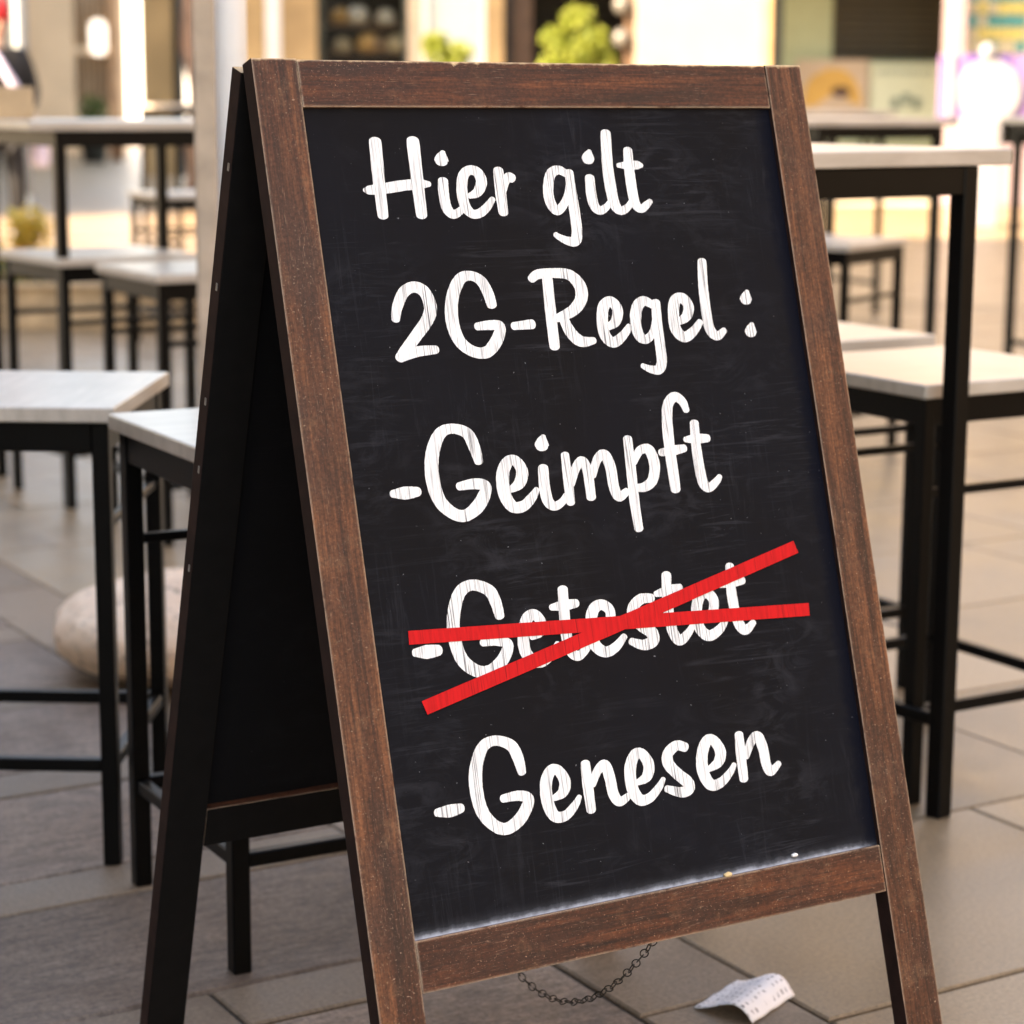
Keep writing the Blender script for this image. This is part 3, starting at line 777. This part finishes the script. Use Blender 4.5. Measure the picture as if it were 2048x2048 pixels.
def make_table():
    t = thing('high_table', group=TBN)
    box('table_top', (0, 0, 1.0585), (.715, .64, .025), TOP, t, .003, 0, 2)
    for s in (-1, 1):
        box('apron_bar', (s*.27, 0, 1.0235), (.026, .572, .044), METAL, t, .002)
        box('apron_bar', (0, s*.30, 1.0235), (.512, .026, .044), METAL, t, .002)
        box('foot_rail', (s*.27, 0, .16), (.018, .572, .022), METAL, t, .002)
        for q in (-1, 1):
            l = box('leg', (s*.27, q*.30, .523), (.031, .031, 1.045), METAL, t, .002)
            box('glide', (0, 0, -.52), (.027, .027, .006), METAL, l)
    return t
def tcorner(lx, ly, a, sx, sy):      # centre of a table from the foot of one leg
    c, s_ = math.cos(R(a)), math.sin(R(a)); x, y = sx*.27, sy*.30
    return (lx - (x*c - y*s_), ly - (x*s_ + y*c))
tables = [
 (tcorner(.695, 3.486, 38, 1, -1), 38, 'near high table at the right with pale thick top edge and black leg'),
 (tcorner(-1.243, 6.191, 31, -1, -1), 31, 'left high table carrying a wooden crate'),
 (tcorner(1.53, 8.2, 31, 1, -1), 31, 'high table seen just above the near right table top'),
 ((1.57, 12.2), 31, 'distant high table in front of the golden menu panel'),
 ((-2.15, 15.4), 31, 'distant high table in front of the tree trunk'),
 ((2.43, 9.08), 31, 'high table at the right edge, cut off by the frame'),
]
tp = make_table()
for i, (p, a, lb) in enumerate(tables):
    o = tp if i == 0 else copy_tree(tp)
    o.location = (p[0], p[1], 0); o.rotation_euler = (0, 0, R(a)); tag(o, lb, 'high table', TBN)

# ================================================================== OTHER THINGS ON THE SQUARE
PINE = simple('crate_pine', (.48, .33, .19), .7, .25, 9)
LAMP = simple('grey_lamp_paint', (.13, .145, .155), .45, .06, 5)
c = thing('wooden_crate', (-1.50, 6.62, 1.0715), R(20), 'open wooden crate on the left high table', 'crate')
for s in (-1, 1):
    box('side_board', (0, s*.065, .046), (.18, .012, .092), PINE, c, .002)
    box('end_board', (s*.083, 0, .044), (.012, .116, .088), PINE, c, .002)
box('base_board', (0, 0, .006), (.152, .116, .010), PINE, c)
# parasol pole and wooden post behind the sign
MASTW = simple('white_mast_paint', (.88, .85, .82), .4, .05, 6)
p = thing('parasol_pole', (-.462, 3.72, 0), 0, 'smooth white parasol pole directly behind the top left of the chalkboard', 'parasol pole')
lathe('mast', [(.0265, .06), (.0265, 2.96)], MASTW, p, n=28)
lathe('base', [(.14, 0), (.14, .03), (.05, .05), (.03, .07)], METAL, p, n=28)
CANVAS = simple('beige_canvas', (.55, .48, .40), .9, .08, 12)
lathe('folded_canopy', [(.03, 1.95), (.10, 2.0), (.13, 2.3), (.10, 2.8), (.03, 2.95)], CANVAS, p, n=16)
POSTM = simple('weathered_beige_post', (.50, .39, .29), .7, .2, 14)
p = thing('wooden_post', (-.592, 4.35, 0), R(10), 'slim weathered beige post left of the white parasol pole', 'post')
box('shaft', (0, 0, 1.35), (.042, .042, 2.66), POSTM, p, .004)
box('foot_plate', (0, 0, .01), (.12, .12, .02), METAL, p, .002)
# granite boulder
mt, n, pb_ = new_mat('speckled_pink_granite')
a_ = tex(n, coords(n), 38, 5, .75); b_ = tex(n, coords(n), 6, 4)
cl = ramp(n, b_, [(.3, (.72, .51, .365)), (.7, (.86, .66, .50))])
n.links.new(mix(n, 1, cl, ramp(n, a_, [(.34, .30), (.45, .95), (.62, 1.0), (.75, 1.3)]), 'MULTIPLY'), pb_.inputs['Base Color'])
pb_.inputs['Roughness'].default_value = .8; bump(n, pb_, a_, .9, .008)
bm = bmesh.new(); bmesh.ops.create_icosphere(bm, subdivisions=5, radius=1)
for v in bm.verts:
    d_ = v.co.copy(); k = 1 + .05*noise.noise(d_*1.9) + .022*noise.noise(d_*7) + .008*noise.noise(d_*22)
    r_ = (d_.x**2+d_.y**2)**.5
    sg = math.copysign(abs(d_.z)**.8, d_.z)
    v.co = Vector((d_.x*.245*k*(1+.08*(1-abs(d_.z))), d_.y*.25*k*(1+.08*(1-abs(d_.z))), sg*.104*k+.096))
tag(link('granite_boulder', bm_mesh('granite_boulder', bm), mt, None, (-.655, 4.40, -.004), smooth=True), 'low rounded speckled pink granite boulder on the paving between stool legs', 'boulder')
# till receipt
mt, n, pb_ = new_mat('receipt_paper')
br = node(n, 'ShaderNodeTexBrick'); br.inputs['Scale'].default_value = 1; br.offset = .37
br.inputs['Color1'].default_value = (.26, .24, .25, 1); br.inputs['Color2'].default_value = (.5, .46, .47, 1); br.inputs['Mortar'].default_value = (.80, .76, .76, 1)
br.inputs['Brick Width'].default_value = .011; br.inputs['Row Height'].default_value = .0105; br.inputs['Mortar Size'].default_value = .0032
n.links.new(coords(n), br.inputs['Vector'])
msk = ramp(n, tex(n, coords(n, (60, 60, 1)), 1, 3), [(.44, 0), (.50, 1)])
n.links.new(mix(n, msk, (.80, .76, .765), br.outputs['Color']), pb_.inputs['Base Color']); pb_.inputs['Roughness'].default_value = .7
bm = bmesh.new(); nu, nv = 14, 24; gv = []
for i in range(nu+1):
    row = []
    for j in range(nv+1):
        t = j/nv; x = .112*(i/nu)
        ang = t
        y = .098*t - .012*t*t*t; z = .002 + (.018+.005*i/nu)*max(0, math.sin(math.pi*min(1, t**1.5)))**1.1 + .0008*math.sin(i*1.3)
        row.append(bm.verts.new((x, -y, max(.0015, z))))
    gv.append(row)
for i in range(nu):
    for j in range(nv): bm.faces.new((gv[i][j], gv[i+1][j], gv[i+1][j+1], gv[i][j+1]))
rc = link('till_receipt', bm_mesh('till_receipt', bm), mt, None, (.236, 2.700, 0), (0, 0, math.atan2(.116, .082)), smooth=True)
sol = rc.modifiers.new('thickness', 'SOLIDIFY'); sol.thickness = .0003
tag(rc, 'curled white till receipt lying on the paving under the sign', 'receipt')

# ------------------------------------------------------------------ plants
def leaf_mat(name, a, b, c):
    mt, n, p = new_mat(name)
    g = node(n, 'ShaderNodeNewGeometry')
    n.links.new(ramp(n, g.outputs['Random Per Island'], [(0, a), (.5, b), (1, c)]), p.inputs['Base Color'])
    p.inputs['Roughness'].default_value = .45
    p.inputs['Subsurface Weight'].default_value = 0
    tr = node(n, 'ShaderNodeBsdfTranslucent'); ms = node(n, 'ShaderNodeMixShader'); ms.inputs[0].default_value = .35
    n.links.new(ramp(n, g.outputs['Random Per Island'], [(0, b), (1, c)]), tr.inputs[0])
    out = n.nodes['Material Output']
    n.links.new(p.outputs[0], ms.inputs[1]); n.links.new(tr.outputs[0], ms.inputs[2]); n.links.new(ms.outputs[0], out.inputs[0])
    return mt
LIME = leaf_mat('lime_leaves', (.07, .11, .014), (.21, .25, .035), (.46, .50, .13))
GREEN = leaf_mat('green_leaves', (.03, .06, .01), (.06, .11, .02), (.13, .20, .035))
AMBER = leaf_mat('amber_leaves', (.16, .20, .03), (.58, .40, .06), (.78, .55, .14))
def leaves(name, blobs, count, size, mt, parent, seed):
    rnd = random.Random(seed); bm = bmesh.new()
    for i in range(count):
        c_, r_ = rnd.choice(blobs); c_ = Vector(c_)
        d_ = Vector((rnd.gauss(0, 1), rnd.gauss(0, 1), rnd.gauss(0, 1))).normalized()
        p_ = c_ + Vector((d_.x*r_[0], d_.y*r_[1], d_.z*r_[2]))*(rnd.random()**.4)
        s_ = size*rnd.uniform(.6, 1.3)
        q = Matrix.Rotation(rnd.uniform(0, 6.28), 3, 'Z') @ Matrix.Rotation(rnd.uniform(-1.1, 1.1), 3, 'X')
        vs_ = [bm.verts.new(p_ + q @ Vector(v)*s_) for v in ((0, -.5, 0), (.24, -.1, .05), (.16, .3, .02), (0, .55, -.04), (-.16, .3, .02), (-.24, -.1, .05))]
        bm.faces.new((vs_[0], vs_[1], vs_[2], vs_[3])); bm.faces.new((vs_[0], vs_[3], vs_[4], vs_[5]))
    me = bpy.data.meshes.new(name); bm.to_mesh(me); bm.free()
    return link(name, me, mt, parent)
CLAY = simple('clay_pot', (.30, .14, .075), .8, .15, 9)
def pot_plant(name, loc, hp, blobs, count, size, mt, label, seed, stem=True, pot=CLAY, pr=.2):
    t = thing(name, loc, 0, label, 'plant')
    lathe('pot', [(pr*.7, 0), (pr, hp*.9), (pr*1.1, hp*.9), (pr*1.1, hp), (pr*.92, hp), (pr*.9, hp*.93)], pot, t)
    if stem:
        zt = sum(b[0][2] for b in blobs)/len(blobs)
        link('stem', tube_me('stem', [(0, 0, hp*.85), (.015, .01, (hp+zt)/2), (0, 0, zt)], [.028, .022, .012]), BROWNW, t)
    leaves('crown', blobs, count, size, mt, t, seed)
    return t
x = (1150-1024)*.0048
pot_plant('potted_shrub', (x, 22, 0), .5, [((0, 0, 1.86), (.17, .17, .13)), ((-.18, 0, 1.66), (.17, .2, .15)), ((.15, -.05, 1.66), (.18, .2, .15)), ((0, -.1, 1.52), (.2, .2, .14)), ((-.22, 0, 1.40), (.18, .2, .14)), ((.24, 0, 1.44), (.15, .2, .16))],
          1100, .10, LIME, 'bright lime green potted shrub in front of the dark doorway', 3)
x = (890-1024)*.0050
pot_plant('potted_bush', (x, 23.0, 0), .45, [((-.12, 0, 1.62), (.16, .15, .16)), ((.10, 0, 1.55), (.16, .15, .13)), ((0, -.05, 1.36), (.22, .2, .15))],
          700, .10, LIME, 'yellow green potted bush in front of the bright white window', 4)
# street tree by the corner
t = thing('street_tree', (-3.22, 23.0, 0), 0, 'brown tree trunk standing between the stone pier and the pale post', 'tree')
BARK = simple('pinkish_bark', (.20, .125, .09), .9, .35, 7, bmp=.6)
link('trunk', tube_me('trunk', [(0, 0, -.02), (.01, 0, .6), (-.01, .02, 1.6), (.03, 0, 2.8), (.0, 0, 4.2)], [.19, .15, .135, .12, .08], 14), BARK, t, smooth=True)
leaves('crown', [((random.uniform(-1.1, 1.1), random.uniform(-.9, .9), random.uniform(4.2, 5.6)), (.7, .7, .5)) for _ in range(9)], 1800, .16, GREEN, t, 8)
# low timber planter with flowers
pl = thing('planter_box', (-2.52, 11.25, 0), 0, 'low timber planter box with yellow and orange foliage at the left edge', 'planter')
for s in (-1, 1):
    box('long_board', (0, s*.30, .19), (1.9, .035, .12), PINE, pl, .004); box('long_board', (0, s*.30, .062), (1.9, .035, .118), PINE, pl, .004)
    box('end_board', (s*.933, 0, .125), (.034, .56, .25), PINE, pl, .004)
box('rim', (0, -.31, .262), (1.98, .09, .022), PINE, pl, .003); box('rim', (0, .31, .262), (1.98, .09, .022), PINE, pl, .003)
pl.scale = (1, 1, .84)
box('soil', (0, 0, .12), (1.82, .55, .20), simple('soil', (.05, .035, .025), .95, .3, 20), pl)
leaves('foliage', [((.0, .05, .40), (.28, .24, .18)), ((.2, .0, .34), (.18, .2, .12)), ((-.3, 0, .42), (.3, .25, .2)), ((.1, 0, .58), (.12, .15, .13)), ((.32, 0, .34), (.16, .2, .1))], 900, .075, AMBER, pl, 12)
leaves('foliage', [((.05, -.05, .34), (.3, .2, .12)), ((-.4, 0, .33), (.25, .2, .12))], 350, .075, GREEN, pl, 13)
# lamp post
lp = thing('lamp_post', (-3.83, 17.7, 0), 0, 'grey metal lamp post at the left edge behind the planter', 'lamp post')
lathe('pole', [(.075, .35), (.058, .4), (.055, 4.4)], LAMP, lp, n=20)
lathe('base', [(.12, 0), (.12, .05), (.085, .08), (.08, .36)], LAMP, lp, n=20)
lathe('lantern', [(.05, 4.4), (.2, 4.45), (.24, 4.8), (.05, 4.95)], METAL, lp, n=20)
# far plant pot in the left street
DG = simple('dark_grey_pot', (.03, .032, .03), .7, .2, 10)
pot_plant('far_planter', (-6.95, 37.5, 0), .55, [((0, 0, .85), (.26, .25, .26))], 260, .12, GREEN, 'dark planter pot with round shrub far down the left street', 21, False, DG, .26)
pot_plant('clay_planter', (-6.75, 38.6, 0), .46, [((0, 0, .6), (.12, .12, .12))], 90, .1, GREEN, 'small terracotta pot left of the dark planter far down the street', 22, False, CLAY, .12)

# ------------------------------------------------------------------ boards and posters at the right
SIGNG = simple('pale_green_board', (.56, .62, .46), .6, .05, 4)
INK = simple('grey_ink', (.16, .22, .18), .7, .1, 4)
X = lambda px, k=.00560: (px-1024)*k
Z = lambda py: 2.20 - py*.0055
b = thing('menu_board', ((X(1740)+X(1885))/2, 25.65, 0), 0, 'pale green menu board with a line of dark writing below the olive shutter', 'menu board')
bw = X(1885)-X(1740)
box('panel', (0, 0, (Z(125)+Z(240))/2), (bw, .03, Z(125)-Z(240)), SIGNG, b, .004)
for s in (-1, 1): box('post', (s*(bw/2-.04), .03, Z(240)/2+.05), (.04, .03, Z(240)+.1), METAL, b)
rr = random.Random(5); xx = -bw/2+.09
while xx < bw/2-.1:
    wd = rr.uniform(.03, .055); hh = rr.choice((.05, .07, .06)); box('letter', (xx, -.018, Z(142)+rr.uniform(-.004, .004)), (wd*.72, .004, hh), INK, b); xx += wd+.012
for k in range(3): box('emblem', (-.12+.12*k, -.018, Z(205)+(.05 if k == 1 else 0)), (.09, .004, .12), INK, b, .02)
GOLDP = simple('golden_print', (.60, .36, .085), .6, .12, 3); DARKP = simple('dark_brown_print', (.07, .03, .02), .6, .2, 5)
b = thing('picture_panel', ((X(1590)+X(1738))/2, 25.7, 0), 0, 'golden picture panel left of the pale green menu board', 'poster')
bw = X(1738)-X(1590)
box('panel', (0, 0, (Z(118)+Z(240))/2), (bw, .03, Z(118)-Z(240)), PALE, b, .004)
for s in (-1, 1): box('post', (s*(bw/2-.04), .03, Z(240)/2+.05), (.04, .03, Z(240)+.1), METAL, b)
bm = bmesh.new(); pts = [(-.34, -.20), (-.30, .02), (-.22, .14), (-.05, .22), (.12, .21), (.24, .12), (.31, -.02), (.34, -.18), (.22, -.16), (.12, -.06), (-.06, -.10), (-.18, -.2)]
bm.faces.new([bm.verts.new((x_, 0, z_)) for x_, z_ in pts]); r_ = bmesh.ops.extrude_face_region(bm, geom=bm.faces[:])
for v in [g_ for g_ in r_['geom'] if isinstance(g_, bmesh.types.BMVert)]: v.co.y -= .006
link('golden_shape', bm_mesh('golden_shape', bm), GOLDP, b, (0, -.018, (Z(118)+Z(240))/2+.02))
o = lathe('dark_shape', [(.01, 0), (.11, .002), (.09, .006)], DARKP, b, (.10, -.026, (Z(118)+Z(240))/2-.02), 20); o.rotation_euler = (R(90), 0, 0); o.scale = (1, .55, 1)
WDIM = simple('pale_grey_plastic', (.22, .215, .23), .5, .03, 3)
PURPLE = simple('purple_print', (.075, .036, .19), .5, .1, 3); LILAC = simple('lilac_print', (.17, .10, .235), .5, .1, 3)
k2 = .00437; X2 = lambda px: (px-1024)*k2; Z2 = lambda py: 1.96 - py*.00430
b = thing('advert_stand', (X2(1972), 20, 0), 0, 'white and purple advertising stand with a large white disc at the right edge', 'advert stand')
box('panel', (0, 0, (Z2(105)+Z2(232))/2), (X2(2080)-X2(1890), .05, Z2(105)-Z2(232)), LILAC, b, .01)
box('band', (.02, -.03, Z2(116)), (X2(2034)-X2(1952), .02, Z2(105)-Z2(130)), PURPLE, b, .004)
o = lathe('disc', [(.01, 0), (.27, 0), (.28, .02), (.27, .04), (.01, .04)], WDIM, b, (.02, -.03, Z2(178)), 36); o.data.polygons.foreach_set('use_smooth', [False]*len(o.data.polygons)); o.rotation_euler = (R(90), 0, 0)
box('side_edge', (X2(1900)-X2(1972), -.02, (Z2(95)+Z2(228))/2), (.05, .06, Z2(95)-Z2(228)), WDIM, b, .01)
o = lathe('globe', [(.01, -.07), (.05, -.05), (.07, 0), (.05, .05), (.01, .07)], WDIM, b, (-.01, -.04, Z2(98)), 18)
box('pedestal', (-.06, .02, Z2(232)/2), (.37, .3, Z2(232)), WDIM, b, .02)

# ------------------------------------------------------------------ passer-by at the left edge
SKIN = simple('skin', (.50, .30, .22), .5, .08, 8); BLACKC = simple('black_cloth', (.010, .010, .012), .9, .3, 20)
REDC = simple('red_wool', (.42, .015, .02), .9, .2, 25); LIL = simple('lilac_cloth', (.50, .45, .58), .8, .1, 10); BROWNS = simple('brown_leather', (.14, .05, .025), .5, .2, 10)
def skinned(name, joints, edges, mt, parent, root=0, lv=2):
    me = bpy.data.meshes.new(name); me.from_pydata([j[0] for j in joints], edges, [])
    me.materials.append(mt)
    o = bpy.data.objects.new(name, me); COL.objects.link(o); o.parent = parent
    md = o.modifiers.new('skin', 'SKIN'); md.use_smooth_shade = True
    if not me.skin_vertices: pass
    for i, j in enumerate(joints):
        r_ = j[1]; me.skin_vertices[0].data[i].radius = r_ if isinstance(r_, tuple) else (r_, r_)
    me.skin_vertices[0].data[root].use_root = True
    sb = o.modifiers.new('smooth', 'SUBSURF'); sb.levels = lv; sb.render_levels = lv
    return o
pe = thing('person', (-3.74, 16.5, 0), R(25), 'person in black with a red cap and lilac strap standing at the left edge', 'person')
J = [((0, 0, .93), (.15, .11)), ((0, 0, 1.12), (.13, .095)), ((0, 0, 1.33), (.16, .10)), ((0, 0, 1.46), (.06, .055)), ((0, -.01, 1.55), .052), ((0, -.02, 1.63), (.078, .095)), ((0, -.015, 1.71), (.07, .085)),
     ((-.09, 0, .86), .085), ((-.10, -.02, .48), .055), ((-.10, .02, .09), .036), ((-.11, -.12, .035), .032),
     ((.09, 0, .86), .085), ((.11, -.04, .48), .055), ((.12, .0, .09), .036), ((.13, -.14, .035), .032),
     ((-.17, 0, 1.40), .055), ((-.23, .03, 1.12), .042), ((-.20, -.08, .88), .030), ((-.19, -.11, .80), (.016, .034)),
     ((.17, 0, 1.40), .055), ((.25, .02, 1.13), .042), ((.16, -.18, 1.02), .030), ((.10, -.22, 1.02), (.034, .016))]
E_ = [(0, 1), (1, 2), (2, 3), (3, 4), (4, 5), (5, 6), (0, 7), (7, 8), (8, 9), (9, 10), (0, 11), (11, 12), (12, 13), (13, 14), (2, 15), (15, 16), (16, 17), (17, 18), (2, 19), (19, 20), (20, 21), (21, 22)]
body = skinned('body', J, E_, SKIN, pe)
for (hx, hy, hz), dirs in (((-.19, -.13, .77), (0, -.1, -1)), ((.07, -.235, 1.02), (-1, -.15, -.1))):
    dv = Vector(dirs).normalized(); sd = Vector((0, 1, 0)) if abs(dv.z) > .5 else Vector((0, 0, 1))
    for k, ln in enumerate((.062, .074, .078, .068)):
        a0 = Vector((hx, hy, hz)) + sd*(k-1.5)*.018
        link('finger', tube_me('finger', [a0-dv*.03, a0+dv*ln*.5, a0+dv*ln*.9+Vector((.012, -.012, 0))], [.0085, .008, .006], 6), SKIN, pe, smooth=True)
    a0 = Vector((hx, hy, hz)) + sd*-.03 - dv*.03
    link('thumb', tube_me('thumb', [a0, a0+dv*.025-sd*.02, a0+dv*.05-sd*.028], [.01, .009, .007], 6), SKIN, pe, smooth=True)
for s in (-1, 1):
    lathe('eye', [(.002, -.009), (.008, -.004), (.009, 0), (.008, .004), (.002, .009)], BLACKC, pe, (s*.032, -.098, 1.645), 10)
lathe('nose', [(.003, 0), (.014, .006), (.010, .03), (.003, .045)], SKIN, pe, (0, -.115, 1.60), 10)
box('mouth', (0, -.104, 1.575), (.045, .01, .010), REDC, pe, .003)
skinned('jacket', [((0, 0, .84), (.19, .15)), ((0, 0, 1.12), (.165, .13)), ((0, 0, 1.33), (.185, .13)), ((0, 0, 1.45), (.085, .08)), ((-.18, 0, 1.40), .078), ((-.235, .03, 1.12), .062), ((-.205, -.07, .92), .05), ((.18, 0, 1.40), .078), ((.255, .02, 1.13), .062), ((.18, -.15, 1.03), .05)],
        [(0, 1), (1, 2), (2, 3), (2, 4), (4, 5), (5, 6), (2, 7), (7, 8), (8, 9)], BLACKC, pe)
skinned('trousers', [((0, 0, .9), (.165, .13)), ((-.09, 0, .82), .10), ((-.10, -.02, .48), .073), ((-.10, .02, .12), .055), ((.09, 0, .82), .10), ((.11, -.04, .48), .073), ((.12, 0, .12), .055)],
        [(0, 1), (1, 2), (2, 3), (0, 4), (4, 5), (5, 6)], BLACKC, pe)
for s, y in ((-.11, -.05), (.125, -.07)):
    box('shoe', (s, y, .045), (.095, .27, .09), BROWNS, pe, .03, 0, 3)
lathe('cap', [(.098, 0), (.108, .04), (.10, .10), (.07, .145), (.02, .165)], REDC, pe, (0, -.01, 1.65), 20)
bg_ = thing('shoulder_bag', (-3.74, 16.5, 0), R(25), 'lilac shoulder bag with a long strap worn by the person', 'bag')
link('strap', tube_me('strap', [(-.10, -.02, 1.50), (-.02, -.16, 1.36), (.10, -.185, 1.15), (.20, -.14, .95), (.25, -.05, .84)], .032, 8), LIL, bg_, smooth=True)
box('pouch', (.285, .0, .72), (.10, .26, .22), LIL, bg_, .03, 0, 3)
